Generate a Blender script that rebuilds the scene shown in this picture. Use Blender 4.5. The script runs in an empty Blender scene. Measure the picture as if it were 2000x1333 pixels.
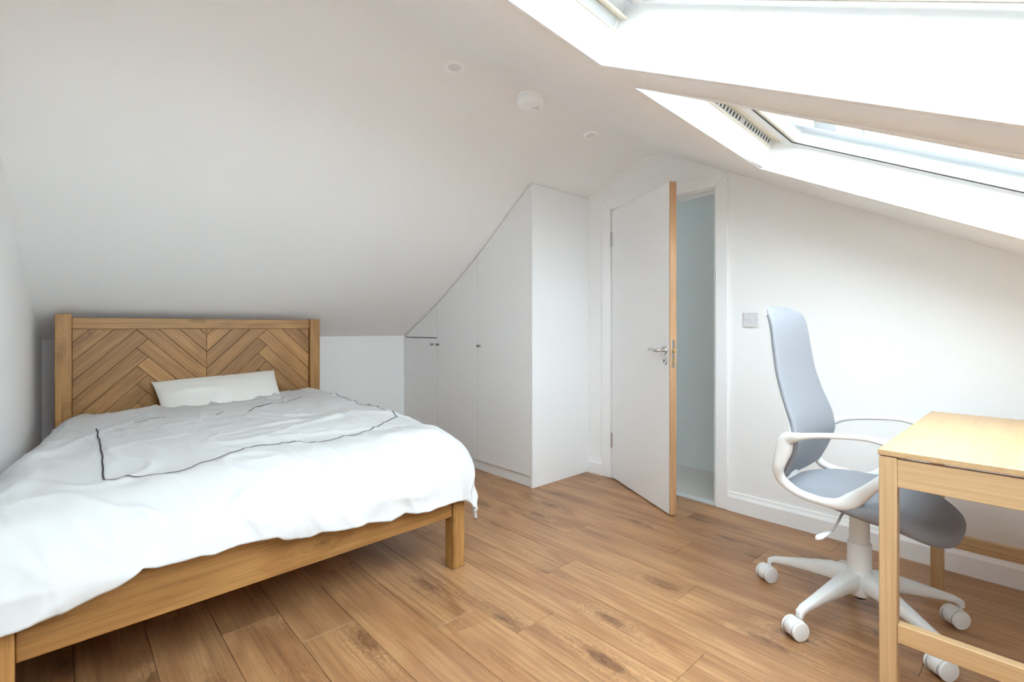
import bpy, bmesh, math, random
from math import sin, cos, pi, radians, sqrt
from mathutils import Vector, Matrix, noise
from mathutils.bvhtree import BVHTree

random.seed(7)
scene = bpy.context.scene
COL = scene.collection

# ------------------------------------------------------------------ camera
cam_d = bpy.data.cameras.new('camera')
cam_d.sensor_width = 36.0
cam_d.lens = 36.0 * 961.0 / 2000.0
cam_d.shift_y = -25.5 / 2000.0
cam_d.clip_start = 0.02
cam = bpy.data.objects.new('camera', cam_d)
cam.location = (0, 0, 1.12)
cam.rotation_euler = (radians(90), 0, radians(-42.481))
COL.objects.link(cam)
scene.camera = cam

# ------------------------------------------------------------------ sky and exposure
world = bpy.data.worlds.new('overcast_sky')
scene.world = world
world.use_nodes = True
bg = world.node_tree.nodes['Background']
bg.inputs['Color'].default_value = (0.83, 0.93, 1.0, 1)
bg.inputs['Strength'].default_value = 9.0
scene.view_settings.view_transform = 'Standard'
scene.view_settings.look = 'None'
scene.view_settings.exposure = 0.64
scene.view_settings.gamma = 1.0
scene.view_settings.use_curve_mapping = False
scene.cycles.max_bounces = 16
scene.cycles.diffuse_bounces = 12
scene.cycles.glossy_bounces = 4
scene.cycles.transparent_max_bounces = 12
scene.cycles.caustics_reflective = False
scene.cycles.caustics_refractive = False
scene.cycles.use_denoising = True

# ------------------------------------------------------------------ helpers
def lin(c):
    c = c / 255.0
    return c / 12.92 if c <= 0.04045 else ((c + 0.055) / 1.055) ** 2.4
def srgb(r, g, b): return (lin(r), lin(g), lin(b), 1.0)

class MB:
    """collects geometry, build() links it as ONE mesh object"""
    def __init__(s): s.v = []; s.f = []
    def add(s, vs, fs):
        o = len(s.v); s.v += [tuple(p) for p in vs]; s.f += [tuple(i + o for i in f) for f in fs]; return s
    def box(s, x0, x1, y0, y1, z0, z1, M=None):
        vs = [Vector((x, y, z)) for z in (z0, z1) for y in (y0, y1) for x in (x0, x1)]
        if M is not None: vs = [M @ p for p in vs]
        return s.add(vs, [(0, 2, 3, 1), (4, 5, 7, 6), (0, 1, 5, 4), (2, 6, 7, 3), (0, 4, 6, 2), (1, 3, 7, 5)])
    def prism(s, pts, fn0, fn1):
        """polygon pts (a,b); fn0/fn1 map them to the two end caps"""
        n = len(pts)
        vs = [fn0(*p) for p in pts] + [fn1(*p) for p in pts]
        fs = [tuple(range(n))[::-1], tuple(range(n, 2 * n))]
        fs += [(i, (i + 1) % n, n + (i + 1) % n, n + i) for i in range(n)]
        return s.add(vs, fs)
    def lathe(s, prof, M=None, seg=32):
        """prof: (radius, height) list turned around local Z"""
        vs = []; fs = []
        for r, h in prof:
            for k in range(seg):
                a = 2 * pi * k / seg; vs.append(Vector((r * cos(a), r * sin(a), h)))
        n = len(prof)
        for i in range(n - 1):
            for k in range(seg):
                k2 = (k + 1) % seg
                fs.append((i * seg + k, i * seg + k2, (i + 1) * seg + k2, (i + 1) * seg + k))
        fs.append(tuple(range(seg))[::-1]); fs.append(tuple((n - 1) * seg + k for k in range(seg)))
        if M is not None: vs = [M @ p for p in vs]
        return s.add(vs, fs)
    def sweep(s, path, ra, rb, up=Vector((0, 0, 1)), closed=False, seg=12, power=1.0):
        """path of Vectors; ra: half size across (side), rb: half size in the bend plane; lists or numbers"""
        n = len(path); vs = []; fs = []
        for i, p in enumerate(path):
            a = path[(i - 1) % n] if (closed or i > 0) else p
            b = path[(i + 1) % n] if (closed or i < n - 1) else p
            t = (b - a).normalized()
            side = t.cross(up)
            side = side.normalized() if side.length > 1e-6 else Vector((1, 0, 0))
            nn = side.cross(t).normalized()
            A = ra[i] if isinstance(ra, (list, tuple)) else ra
            B = rb[i] if isinstance(rb, (list, tuple)) else rb
            for k in range(seg):
                an = 2 * pi * k / seg
                c, d = cos(an), sin(an)
                c = math.copysign(abs(c) ** power, c); d = math.copysign(abs(d) ** power, d)
                vs.append(p + side * (A * c) + nn * (B * d))
        m = n if closed else n - 1
        for i in range(m):
            j = (i + 1) % n
            for k in range(seg):
                k2 = (k + 1) % seg
                fs.append((i * seg + k, i * seg + k2, j * seg + k2, j * seg + k))
        if not closed:
            fs.append(tuple(range(seg))[::-1]); fs.append(tuple((n - 1) * seg + k for k in range(seg)))
        return s.add(vs, fs)
    def grid(s, fn, nu, nv):
        vs = [fn(i / nu, j / nv) for j in range(nv + 1) for i in range(nu + 1)]
        fs = [(j * (nu + 1) + i, j * (nu + 1) + i + 1, (j + 1) * (nu + 1) + i + 1, (j + 1) * (nu + 1) + i)
              for j in range(nv) for i in range(nu)]
        return s.add(vs, fs)
    def mesh(s, name, smooth=None, fix=True):
        me = bpy.data.meshes.new(name)
        me.from_pydata(s.v, [], s.f)
        if fix:
            bm = bmesh.new(); bm.from_mesh(me)
            bmesh.ops.remove_doubles(bm, verts=bm.verts, dist=1e-5)
            bmesh.ops.recalc_face_normals(bm, faces=bm.faces)
            bm.to_mesh(me); bm.free()
        if smooth is not None:
            for p in me.polygons: p.use_smooth = True
            if smooth < 179: me.set_sharp_from_angle(angle=radians(smooth))
        return me
    def build(s, name, mat, parent=None, smooth=None, bevel=0.0, segs=2, fix=True):
        me = s.mesh(name, smooth, fix)
        o = bpy.data.objects.new(name, me); COL.objects.link(o)
        if mat is not None: me.materials.append(mat)
        if parent is not None:
            o.parent = parent
            o.matrix_parent_inverse = parent.matrix_world.inverted() if False else Matrix.Identity(4)
        if bevel > 0:
            md = o.modifiers.new('edge_round', 'BEVEL'); md.width = bevel; md.segments = segs
            md.limit_method = 'ANGLE'; md.angle_limit = radians(40)
            for p in me.polygons: p.use_smooth = True
            me.set_sharp_from_angle(angle=radians(35))
        return o

def link_mesh(name, me, parent, M=None):
    o = bpy.data.objects.new(name, me); COL.objects.link(o)
    if parent is not None: o.parent = parent
    if M is not None: o.matrix_basis = M
    return o
def tag(o, label=None, cat=None, group=None, kind=None):
    if label: o['label'] = label
    if cat: o['category'] = cat
    if group: o['group'] = group
    if kind: o['kind'] = kind
    return o
def thing(name, label, cat, loc=(0, 0, 0), rz=0.0, group=None, kind=None):
    o = bpy.data.objects.new(name, None); COL.objects.link(o)
    o.empty_display_size = 0.05
    o.location = loc; o.rotation_euler = (0, 0, rz)
    return tag(o, label, cat, group, kind)
def copy_tree(o, parent=None):
    c = o.copy(); COL.objects.link(c)
    if parent is not None: c.parent = parent
    for ch in list(o.children): copy_tree(ch, c)
    return c
def lerp(a, b, t): return a + (b - a) * t
def interp(tab, x):
    if x <= tab[0][0]: return tab[0][1]
    for (x0, y0), (x1, y1) in zip(tab, tab[1:]):
        if x <= x1: return lerp(y0, y1, (x - x0) / (x1 - x0))
    return tab[-1][1]
def sstep(a, b, x):
    t = min(max((x - a) / (b - a), 0), 1); return t * t * (3 - 2 * t)

# ------------------------------------------------------------------ materials
def new_mat(name):
    m = bpy.data.materials.new(name); m.use_nodes = True
    nt = m.node_tree; b = nt.nodes['Principled BSDF']
    return m, nt, b
def N(nt, kind, **kw):
    n = nt.nodes.new(kind)
    for k, v in kw.items(): setattr(n, k, v)
    return n
def plain(name, col, rough=0.5, metal=0.0, bump=0.0, bscale=200, spec=None, var=0.0):
    m, nt, b = new_mat(name)
    b.inputs['Base Color'].default_value = col
    b.inputs['Roughness'].default_value = rough
    b.inputs['Metallic'].default_value = metal
    if spec is not None: b.inputs['Specular IOR Level'].default_value = spec
    tc = N(nt, 'ShaderNodeTexCoord')
    nz = N(nt, 'ShaderNodeTexNoise'); nz.inputs['Scale'].default_value = bscale; nz.inputs['Detail'].default_value = 3
    nt.links.new(tc.outputs['Object'], nz.inputs['Vector'])
    if bump > 0:
        bp = N(nt, 'ShaderNodeBump'); bp.inputs['Strength'].default_value = bump; bp.inputs['Distance'].default_value = 0.002
        nt.links.new(nz.outputs['Fac'], bp.inputs['Height']); nt.links.new(bp.outputs['Normal'], b.inputs['Normal'])
    if var > 0:
        mx = N(nt, 'ShaderNodeMix', data_type='RGBA')
        mx.inputs['A'].default_value = col
        mx.inputs['B'].default_value = tuple(c * (1 - var) for c in col[:3]) + (1,)
        nt.links.new(nz.outputs['Fac'], mx.inputs['Factor']); nt.links.new(mx.outputs['Result'], b.inputs['Base Color'])
    return m

def wood(name, light, mid, dark, rough=0.45, length=1.0, width=14.0, rings=9.0, knots=0.0, knot_scale=(1.3, 5.0), vary=0.15,
         grain=1.0, ring_amt=0.5, bump=0.15, joint=None, rand_off=True, blotch=0.35):
    """timber whose grain runs along the object's local X axis"""
    m, nt, b = new_mat(name); L = nt.links.new
    tc = N(nt, 'ShaderNodeTexCoord'); oi = N(nt, 'ShaderNodeObjectInfo')
    off = N(nt, 'ShaderNodeVectorMath', operation='SCALE'); off.inputs[0].default_value = (37.0, 11.0, 23.0)
    L(oi.outputs['Random'], off.inputs['Scale'])
    ad = N(nt, 'ShaderNodeVectorMath', operation='ADD'); L(tc.outputs['Object'], ad.inputs[0])
    if rand_off: L(off.outputs[0], ad.inputs[1])
    def scaled(v):
        mp = N(nt, 'ShaderNodeVectorMath', operation='MULTIPLY'); mp.inputs[1].default_value = v
        L(ad.outputs[0], mp.inputs[0]); return mp.outputs[0]
    def nz(vec, scale=1.0, detail=3, dist=0.0, rough_=0.55):
        n = N(nt, 'ShaderNodeTexNoise'); n.inputs['Scale'].default_value = scale; n.inputs['Detail'].default_value = detail
        n.inputs['Distortion'].default_value = dist; n.inputs['Roughness'].default_value = rough_
        L(vec, n.inputs['Vector']); return n.outputs['Fac']
    def math_(op, a, b_=None, c=None, clamp=False):
        n = N(nt, 'ShaderNodeMath', operation=op, use_clamp=clamp)
        for i, q in enumerate((a, b_, c)):
            if q is None: continue
            if isinstance(q, (int, float)): n.inputs[i].default_value = q
            else: L(q, n.inputs[i])
        return n.outputs[0]
    def mix(fac, a, b_, blend='MIX'):
        n = N(nt, 'ShaderNodeMix', data_type='RGBA', blend_type=blend)
        for key, q in (('Factor', fac), ('A', a), ('B', b_)):
            if isinstance(q, (int, float, tuple)): n.inputs[key].default_value = q
            else: L(q, n.inputs[key])
        return n.outputs['Result']
    broad = nz(scaled((0.55 * length, 0.28 * width, 0.28 * width)), 1.0, 2, 0.6)
    # knots: stretched voronoi cells, a few of them dark
    kd = None; bend = broad
    if knots > 0:
        vo = N(nt, 'ShaderNodeTexVoronoi', voronoi_dimensions='2D'); vo.inputs['Scale'].default_value = 1.0; vo.inputs['Randomness'].default_value = 1.0
        sx = N(nt, 'ShaderNodeSeparateXYZ'); L(scaled((knot_scale[0], knot_scale[1], knot_scale[1])), sx.inputs[0])
        cxy = N(nt, 'ShaderNodeCombineXYZ'); L(sx.outputs[0], cxy.inputs[0]); L(math_('ADD', sx.outputs[1], sx.outputs[2]), cxy.inputs[1])
        L(cxy.outputs[0], vo.inputs['Vector'])
        gate = N(nt, 'ShaderNodeSeparateColor'); L(vo.outputs['Color'], gate.inputs[0])
        gated = math_('ADD', vo.outputs['Distance'], math_('MULTIPLY', math_('GREATER_THAN', gate.outputs[0], 0.6), 0.25))
        kd = math_('MULTIPLY_ADD', nz(scaled((14, 40, 40)), 1.0, 5, 1.0, 0.65), 0.40, gated)
        pull = math_('DIVIDE', 0.06, math_('ADD', gated, 0.10))
        bend = math_('ADD', broad, math_('MULTIPLY', pull, knots * 0.8))
    ring = math_('SINE', math_('MULTIPLY_ADD', bend, rings * 6.28, math_('MULTIPLY', nz(scaled((1.2 * length, 2.2 * width, 2.2 * width)), 1, 2), 3.0)))
    ring = math_('MULTIPLY_ADD', ring, 0.5, 0.5)
    ring = math_('POWER', ring, 1.8)
    fine = nz(scaled((2.2 * length, 7.0 * width, 7.0 * width)), 1.0, 4, 0.25, 0.65)
    pore = nz(scaled((9.0 * length, 32.0 * width, 32.0 * width)), 1.0, 2)
    bl = nz(scaled((1.6 * length, 0.45 * width, 0.45 * width)), 1.0, 3, 0.4)
    c = mix(math_('MULTIPLY', ring, ring_amt, clamp=True), light, mid)
    fr = N(nt, 'ShaderNodeMapRange'); fr.inputs['From Min'].default_value = 0.42; fr.inputs['From Max'].default_value = 0.72
    L(fine, fr.inputs['Value'])
    c = mix(math_('MULTIPLY', fr.outputs['Result'], 0.55 * grain, clamp=True), c, dark)
    pr = N(nt, 'ShaderNodeMapRange'); pr.inputs['From Min'].default_value = 0.55; pr.inputs['From Max'].default_value = 0.75
    L(pore, pr.inputs['Value'])
    c = mix(math_('MULTIPLY', pr.outputs['Result'], 0.30 * grain, clamp=True), c, dark)
    br = N(nt, 'ShaderNodeMapRange'); br.inputs['From Min'].default_value = 0.45; br.inputs['From Max'].default_value = 0.75
    L(bl, br.inputs['Value'])
    c = mix(math_('MULTIPLY', br.outputs['Result'], blotch, clamp=True), c, mid, 'MULTIPLY') if blotch > 0 else c
    if kd is not None:
        kr = N(nt, 'ShaderNodeMapRange'); kr.inputs['From Min'].default_value = 0.36; kr.inputs['From Max'].default_value = 0.20
        L(kd, kr.inputs['Value'])
        sw = N(nt, 'ShaderNodeMapRange'); sw.inputs['From Min'].default_value = 0.50; sw.inputs['From Max'].default_value = 0.18
        L(gated, sw.inputs['Value'])
        lines = math_('POWER', math_('MULTIPLY_ADD', math_('SINE', math_('MULTIPLY', kd, 75.0)), 0.5, 0.5), 2.0)
        c = mix(math_('MULTIPLY', math_('MULTIPLY', lines, sw.outputs['Result']), 0.5 * min(knots, 1.0), clamp=True), c, dark)
        c = mix(math_('MULTIPLY', kr.outputs['Result'], 0.75 * min(knots, 1.0), clamp=True), c, tuple(q * 0.62 for q in dark[:3]) + (1,))
    if vary > 0:
        hv = N(nt, 'ShaderNodeHueSaturation')
        L(math_('MULTIPLY_ADD', oi.outputs['Random'], 2 * vary, 1 - vary), hv.inputs['Value'])
        L(c, hv.inputs['Color']); c = hv.outputs['Color']
    L(c, b.inputs['Base Color'])
    b.inputs['Roughness'].default_value = rough
    if bump > 0:
        bp = N(nt, 'ShaderNodeBump'); bp.inputs['Strength'].default_value = bump; bp.inputs['Distance'].default_value = 0.001
        L(fine, bp.inputs['Height']); L(bp.outputs['Normal'], b.inputs['Normal'])
    return m

M_wall = plain('white_wall_paint', (0.85, 0.85, 0.848, 1), 0.75, bump=0.03, bscale=60)
M_ceil = plain('white_ceiling_paint', (0.885, 0.883, 0.877, 1), 0.8, bump=0.03, bscale=60)
M_trim = plain('white_gloss_trim', (0.86, 0.86, 0.865, 1), 0.35, bump=0.02, bscale=40)
M_ward = plain('white_wardrobe_laminate', (0.82, 0.825, 0.83, 1), 0.38)
M_gap = plain('shadow_gap_board', (0.30, 0.30, 0.30, 1), 0.8)
M_hallwall = plain('blue_grey_hall_paint', srgb(216, 219, 217), 0.6, bump=0.02)
M_carpet = plain('grey_carpet', srgb(214, 206, 198), 0.95, bump=1.0, bscale=160, var=0.55)
M_chrome = plain('brushed_steel', (0.62, 0.61, 0.60, 1), 0.25, 1.0)
M_brass = plain('aged_brass', srgb(200, 170, 110), 0.35, 1.0)
M_knob = plain('pewter_knob', (0.28, 0.27, 0.24, 1), 0.32, 1.0)
M_dark = plain('dark_recess', (0.02, 0.02, 0.02, 1), 0.7)
M_plastic = plain('white_plastic', (0.84, 0.84, 0.845, 1), 0.38)
M_chairw = plain('warm_white_nylon', (0.70, 0.695, 0.68, 1), 0.42)
M_wheel = plain('pale_grey_wheel', (0.72, 0.715, 0.70, 1), 0.4)
M_groove = plain('grey_rubber_groove', (0.25, 0.25, 0.25, 1), 0.7)
M_fabric = plain('blue_grey_mesh_fabric', srgb(142, 143, 149), 0.85, bump=0.6, bscale=900, var=0.14)
M_duvet = plain('white_cotton', (0.595, 0.595, 0.595, 1), 0.9, bump=0.25, bscale=35, spec=0.2)
M_pillow = plain('ivory_cotton', (0.76, 0.745, 0.71, 1), 0.9, bump=0.2, bscale=40, spec=0.2)
M_matt = plain('mattress_ticking', (0.80, 0.78, 0.73, 1), 0.9, bump=0.2)
M_line = plain('charcoal_stitching', srgb(62, 56, 66), 0.8)
M_alu = plain('pale_aluminium', (0.70, 0.71, 0.72, 1), 0.4, 0.4)
M_sash = plain('white_sash_paint', (0.80, 0.80, 0.79, 1), 0.45)
M_cream = plain('cream_sash_bead', srgb(232, 224, 205), 0.5)
M_flap = plain('grey_vent_flap', (0.55, 0.56, 0.56, 1), 0.5)
M_gasket = plain('black_gasket', (0.06, 0.06, 0.07, 1), 0.6)
M_outer = plain('slate_blue_cladding', srgb(120, 132, 140), 0.5)
M_alarm = plain('bright_white_plastic', (0.93, 0.93, 0.945, 1), 0.45)
M_switch = plain('pale_grey_plastic', (0.66, 0.66, 0.68, 1), 0.4)
M_lens = plain('downlight_lens', (0.78, 0.77, 0.76, 1), 0.4)

M_floor = wood('oak_laminate', srgb(182, 138, 96), srgb(152, 106, 70), srgb(98, 63, 42), rough=0.34, length=1.0, width=9.0,
               rings=5.0, knots=0.9, knot_scale=(1.5, 4.6), vary=0.05, ring_amt=0.7, bump=0.05, blotch=0.30)
M_pine = wood('waxed_pine', srgb(176, 131, 76), srgb(154, 108, 58), srgb(108, 70, 35), rough=0.42, length=1.2, width=12.0,
              rings=6.0, knots=0.55, knot_scale=(2.0, 6.0), vary=0.15, ring_amt=0.7, bump=0.10, blotch=0.25)
M_bamboo = wood('bamboo', srgb(196, 163, 121), srgb(184, 148, 104), srgb(152, 109, 68), rough=0.38, length=0.8, width=22.0,
                rings=3.0, knots=0.0, vary=0.04, ring_amt=0.5, bump=0.05, grain=0.7, blotch=0.10)
M_oakedge = wood('oak_lipping', srgb(200, 160, 120), srgb(184, 138, 98), srgb(150, 104, 70), rough=0.5, length=1.5, width=30.0,
                 rings=4.0, knots=0.0, vary=0.0, ring_amt=0.5, bump=0.1, blotch=0.2)

def glass_mat():
    m = bpy.data.materials.new('window_glass'); m.use_nodes = True; nt = m.node_tree; nt.nodes.clear()
    out = N(nt, 'ShaderNodeOutputMaterial'); tr = N(nt, 'ShaderNodeBsdfTransparent'); gl = N(nt, 'ShaderNodeBsdfGlossy')
    tr.inputs['Color'].default_value = (0.93, 0.96, 0.965, 1); gl.inputs['Roughness'].default_value = 0.02
    lw = N(nt, 'ShaderNodeLayerWeight'); lw.inputs['Blend'].default_value = 0.5
    pw = N(nt, 'ShaderNodeMath', operation='POWER'); pw.inputs[1].default_value = 5.0
    fr = N(nt, 'ShaderNodeMath', operation='MULTIPLY_ADD'); fr.inputs[1].default_value = 0.9; fr.inputs[2].default_value = 0.03
    nt.links.new(lw.outputs['Facing'], pw.inputs[0]); nt.links.new(pw.outputs[0], fr.inputs[0])
    mx = N(nt, 'ShaderNodeMixShader')
    nt.links.new(fr.outputs[0], mx.inputs[0]); nt.links.new(tr.outputs[0], mx.inputs[1]); nt.links.new(gl.outputs[0], mx.inputs[2])
    nt.links.new(mx.outputs[0], out.inputs['Surface']); return m
M_glass = glass_mat()

# ------------------------------------------------------------------ room shell
XR = 3.035           # door wall
YK = 4.166           # low wall behind the bed
YF = -0.75           # low wall behind the camera
PR = [(-.90, .916), (.073, 1.424), (.922, 1.867), (1.336, 2.083), (1.616, 2.23), (1.72, 2.288), (1.85, 2.324), (1.966, 2.316),
      (2.118, 2.268), (2.44, 2.135), (3.043, 1.70), (3.617, 1.338), (4.166, 1.047), (4.30, .976)]
def prof(Y):
    for i in range(len(PR) - 1):
        if Y <= PR[i + 1][0]: break
    (y0, z0), (y1, z1) = PR[i], PR[i + 1]
    def sl(k):
        if k <= 0 or k >= len(PR) - 1:
            k = min(max(k, 1), len(PR) - 1); return (PR[k][1] - PR[k - 1][1]) / (PR[k][0] - PR[k - 1][0])
        return (PR[k + 1][1] - PR[k - 1][1]) / (PR[k + 1][0] - PR[k - 1][0])
    h = y1 - y0; t = (Y - y0) / h
    return (2*t**3 - 3*t*t + 1)*z0 + (t**3 - 2*t*t + t)*h*sl(i) + (-2*t**3 + 3*t*t)*z1 + (t**3 - t*t)*h*sl(i + 1)
def ceilz(X, Y):     # the old plaster ceiling rises a little away from the door wall
    return prof(Y) + (1 - sstep(2.0, 2.7, Y)) * interp([(.075, .135), (1.215, .056), (1.394, .046), (2.434, .006), (XR, 0)], X)
def xleft(Y): return interp([(-.75, -.42), (2.84, -.182), (3.87, -.115), (4.166, -.088)], Y)

# floor: base board and single planks running along Y
PW, PL = 0.2, 1.49
fl = MB().box(-0.6, XR + 0.10, -0.9, 4.4, -0.06, -0.013).build('floor', plain('floor_underlay', (0.03, 0.02, 0.015, 1), 0.9))
tag(fl, 'oak laminate plank floor of the attic bedroom', None, kind='structure')
def plank_mesh(ln, w, name='plank'):
    g = 0.0007; c = 0.0007
    x0, x1, y0, y1 = g, ln - g, g, w - g
    vs = [(x0, y0, -.012), (x1, y0, -.012), (x1, y1, -.012), (x0, y1, -.012),
          (x0, y0, -c), (x1, y0, -c), (x1, y1, -c), (x0, y1, -c),
          (x0 + c, y0 + c, 0), (x1 - c, y0 + c, 0), (x1 - c, y1 - c, 0), (x0 + c, y1 - c, 0)]
    fs = [(3, 2, 1, 0), (8, 9, 10, 11)]
    for a, b in ((0, 4), (4, 8)):
        for i in range(4): fs.append((a + i, a + (i + 1) % 4, b + (i + 1) % 4, b + i))
    me = MB().add(vs, fs).mesh(name); me.materials.append(M_floor); return me
joint_y = {3: 1.795, 6: 1.318, 7: .80, 8: 1.545, 9: 1.034, 10: 1.773, 11: 1.259, 12: .962, 13: 1.45, 14: .734}
full = plank_mesh(PL, PW)
cache = {}
for k in range(-3, 15):
    xk = 0.03 + 0.2 * k
    j0 = joint_y.get(k, random.uniform(0, PL))
    y = j0 - PL * math.ceil((j0 + 0.85) / PL)
    while y < 4.3:
        a, b = max(y, -0.85), min(y + PL, 4.3)
        if b - a > 0.02:
            ln = round(b - a, 3)
            if abs(ln - PL) < 1e-3: me = full
            else:
                me = cache.get(ln) or plank_mesh(ln, PW); cache[ln] = me
            # local X runs along world Y; local Y runs along world -X
            link_mesh('plank', me, fl, Matrix.Translation((xk + PW, a, 0)) @ Matrix.Rotation(pi / 2, 4, 'Z'))
        y += PL

def yz_prism(mb, pts, x0, x1):
    mb.prism(pts, lambda a, b: Vector((x0, a, b)), lambda a, b: Vector((x1, a, b)))
ys_all = [i * 0.06 for i in range(-13, 71)]
def wall_top(ya, yb, zoff=0.05):
    ys = sorted({ya, yb} | {y for y in ys_all if ya < y < yb}); return [(y, prof(y) + zoff) for y in ys]

DOOR_Y0, DOOR_Y1, DOOR_Z = 1.42, 2.205, 2.0
w = MB()
for ya, yb, z0 in ((YF - .1, DOOR_Y0, -.02), (DOOR_Y0, DOOR_Y1, DOOR_Z), (DOOR_Y1, YK + .1, -.02)):
    top = wall_top(ya, yb)
    for (a0, t0), (a1, t1) in zip(top, top[1:]):
        yz_prism(w, [(a0, z0), (a1, z0), (a1, t1), (a0, t0)], XR, XR + .10)
tag(w.build('wall_right', M_wall), 'white gable wall with the doorway and the light switch', kind='structure')

w = MB()
lp = [(-.85, xleft(-.85)), (-.75, xleft(-.75))] + [(y, xleft(y)) for y in [0, .5, 1, 1.3] + [1.5 + .06 * q for q in range(22)] + [2.84, 3.0, 3.15, 3.3, 3.6, 3.78, 3.87, 3.93, 4.05, 4.166]] + [(4.27, -.08)]
for (y0, x0), (y1, x1) in zip(lp, lp[1:]):
    z0, z1 = ceilz(x0 - .15, y0) + .03, ceilz(x1 - .15, y1) + .03
    vs = [(x0, y0, -.02), (x1, y1, -.02), (x1, y1, z1), (x0, y0, z0), (x0 - .12, y0, -.02), (x1 - .12, y1, -.02), (x1 - .12, y1, z1), (x0 - .12, y0, z0)]
    w.add(vs, [(0, 1, 2, 3), (7, 6, 5, 4), (0, 4, 5, 1), (3, 2, 6, 7), (0, 3, 7, 4), (1, 5, 6, 2)])
tag(w.build('wall_left', M_wall), 'white side wall left of the bed', kind='structure')
tag(MB().box(-.25, XR + .1, YK, YK + .1, -.02, 1.07).build('wall_back', M_wall), 'low white wall behind the headboard', kind='structure')
tag(MB().box(-.6, XR + .1, YF - .1, YF, -.02, 1.14).build('wall_front', M_wall), 'low white eaves wall under the roof windows', kind='structure')

# ceiling with the two roof window openings
WIN = [(0.075, 1.215), (1.394, 2.434)]
WY0, WY1 = -0.42, 0.922
xs = sorted(set([-.6, -.45, -.3, -.15, 0, 0.075, 0.5, 0.826, 1.0, 1.215, 1.394, 1.6, 1.8, 2.0, 2.2, 2.434, 2.6, 2.8, XR, XR + .1]))
ys = sorted(set([-.85, -.5, WY0, .1, .35, .6, WY1, 1.1, 1.336] + [1.4 + .045 * i for i in range(0, 29)] + [2.75 + .1 * i for i in range(0, 15)] + [4.166, 4.25]))
cl = MB()
idx = {}
for j, y in enumerate(ys):
    for i, x in enumerate(xs):
        idx[i, j] = len(cl.v); cl.v.append((x, y, ceilz(x, y)))
for j in range(len(ys) - 1):
    for i in range(len(xs) - 1):
        cx, cy = (xs[i] + xs[i + 1]) / 2, (ys[j] + ys[j + 1]) / 2
        if any(a < cx < b for a, b in WIN) and WY0 < cy < WY1: continue
        cl.f.append((idx[i, j], idx[i + 1, j], idx[i + 1, j + 1], idx[i, j + 1]))
co = cl.build('ceiling', M_ceil, smooth=180, fix=False)
tag(co, 'white sloping plaster ceiling with a soft rounded ridge', kind='structure')
md = co.modifiers.new('thickness', 'SOLIDIFY'); md.thickness = 0.04; md.offset = 1.0

# baseboards
def skirting(name, x0, x1, y0, y1, along_y, out):
    """profiled skirting board; out = +1/-1 direction it faces"""
    pr = [(0, 0), (.018, 0), (.018, .085), (.010, .102), (.008, .115), (0, .115)]
    m = MB()
    if along_y: m.prism(pr, lambda a, b: Vector((x0 + out * a, y0, b)), lambda a, b: Vector((x0 + out * a, y1, b)))
    else: m.prism(pr, lambda a, b: Vector((x0, y0 + out * a, b)), lambda a, b: Vector((x1, y0 + out * a, b)))
    return m.build(name, M_trim)
tag(skirting('baseboard_right', XR, XR, YF, 1.335, True, -1), 'white skirting board right of the doorway', kind='structure')
tag(skirting('baseboard_right', XR, XR, 2.287, 2.432, True, -1), 'short white skirting board between wardrobe and doorway', kind='structure')
tag(skirting('baseboard_back', -.08, 2.41, YK, YK, False, -1), 'white skirting board behind the bed', kind='structure')

# hall beyond the doorway
tag(MB().box(XR + .10, 3.75, 0.9, 4.5, -.06, 0.004).box(XR + .05, XR + .10, DOOR_Y0 + .006, DOOR_Y1 - .006, -.012, .004).build('floor_hall', M_carpet), 'grey carpet on the landing outside the door', kind='structure')
tag(MB().box(3.715, 3.80, 0.8, 4.6, -.06, 2.5).build('wall_hall', M_hallwall), 'blue grey landing wall seen through the doorway', kind='structure')
tag(MB().box(XR + .10, 3.80, 4.5, 4.6, -.06, 2.5).build('wall_hall', M_hallwall), 'blue grey end wall of the landing beyond the wardrobe', kind='structure')
tag(MB().box(XR + .10, 3.80, 0.8, 0.9, -.06, 2.5).build('wall_hall', M_hallwall), 'blue grey end wall of the landing nearest the desk', kind='structure')
tag(MB().box(XR + .05, 3.80, 0.8, 3.10, 2.4, 2.5).box(XR + .05, 3.80, 3.95, 4.6, 2.4, 2.5).box(XR + .05, 3.22, 3.10, 3.95, 2.4, 2.5)
    .box(XR + .05, XR + .12, YK + .09, 4.6, -.06, 2.5).box(XR + .10, XR + .14, 0.8, 4.6, 2.02, 2.5).box(XR + .10, XR + .14, 2.3, 4.6, -.06, 2.03)
    .build('ceiling_hall', M_ceil), 'white landing ceiling with an unseen opening added to let in daylight', kind='structure')  # roof opening is added out of view to light the landing

# ------------------------------------------------------------------ door
door = thing('door_1', 'white flush door with oak edge standing ajar', None, kind='structure')
fr = MB()
fr.box(XR - .002, XR + .102, DOOR_Y0 - .001, DOOR_Y0 + .006, 0, DOOR_Z).box(XR - .002, XR + .102, DOOR_Y1 - .006, DOOR_Y1 + .001, 0, DOOR_Z)
fr.box(XR - .002, XR + .102, DOOR_Y0, DOOR_Y1, DOOR_Z - .006, DOOR_Z + .001)
fr.build('door_lining', M_trim, door)
MB().box(XR + .045, XR + .085, DOOR_Y0 + .006, DOOR_Y0 + .019, 0, DOOR_Z - .006).box(XR + .045, XR + .085, DOOR_Y1 - .019, DOOR_Y1 - .006, 0, DOOR_Z - .006)\
    .box(XR + .045, XR + .085, DOOR_Y0 + .019, DOOR_Y1 - .019, DOOR_Z - .019, DOOR_Z - .006).build('door_stop', M_trim, door)
AW = 0.076
def arch_piece(pts):     # pts in (y,z)
    m = MB(); yz_prism(m, pts, XR - .018, XR); m.build('architrave', M_trim, door, bevel=.004)
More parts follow.
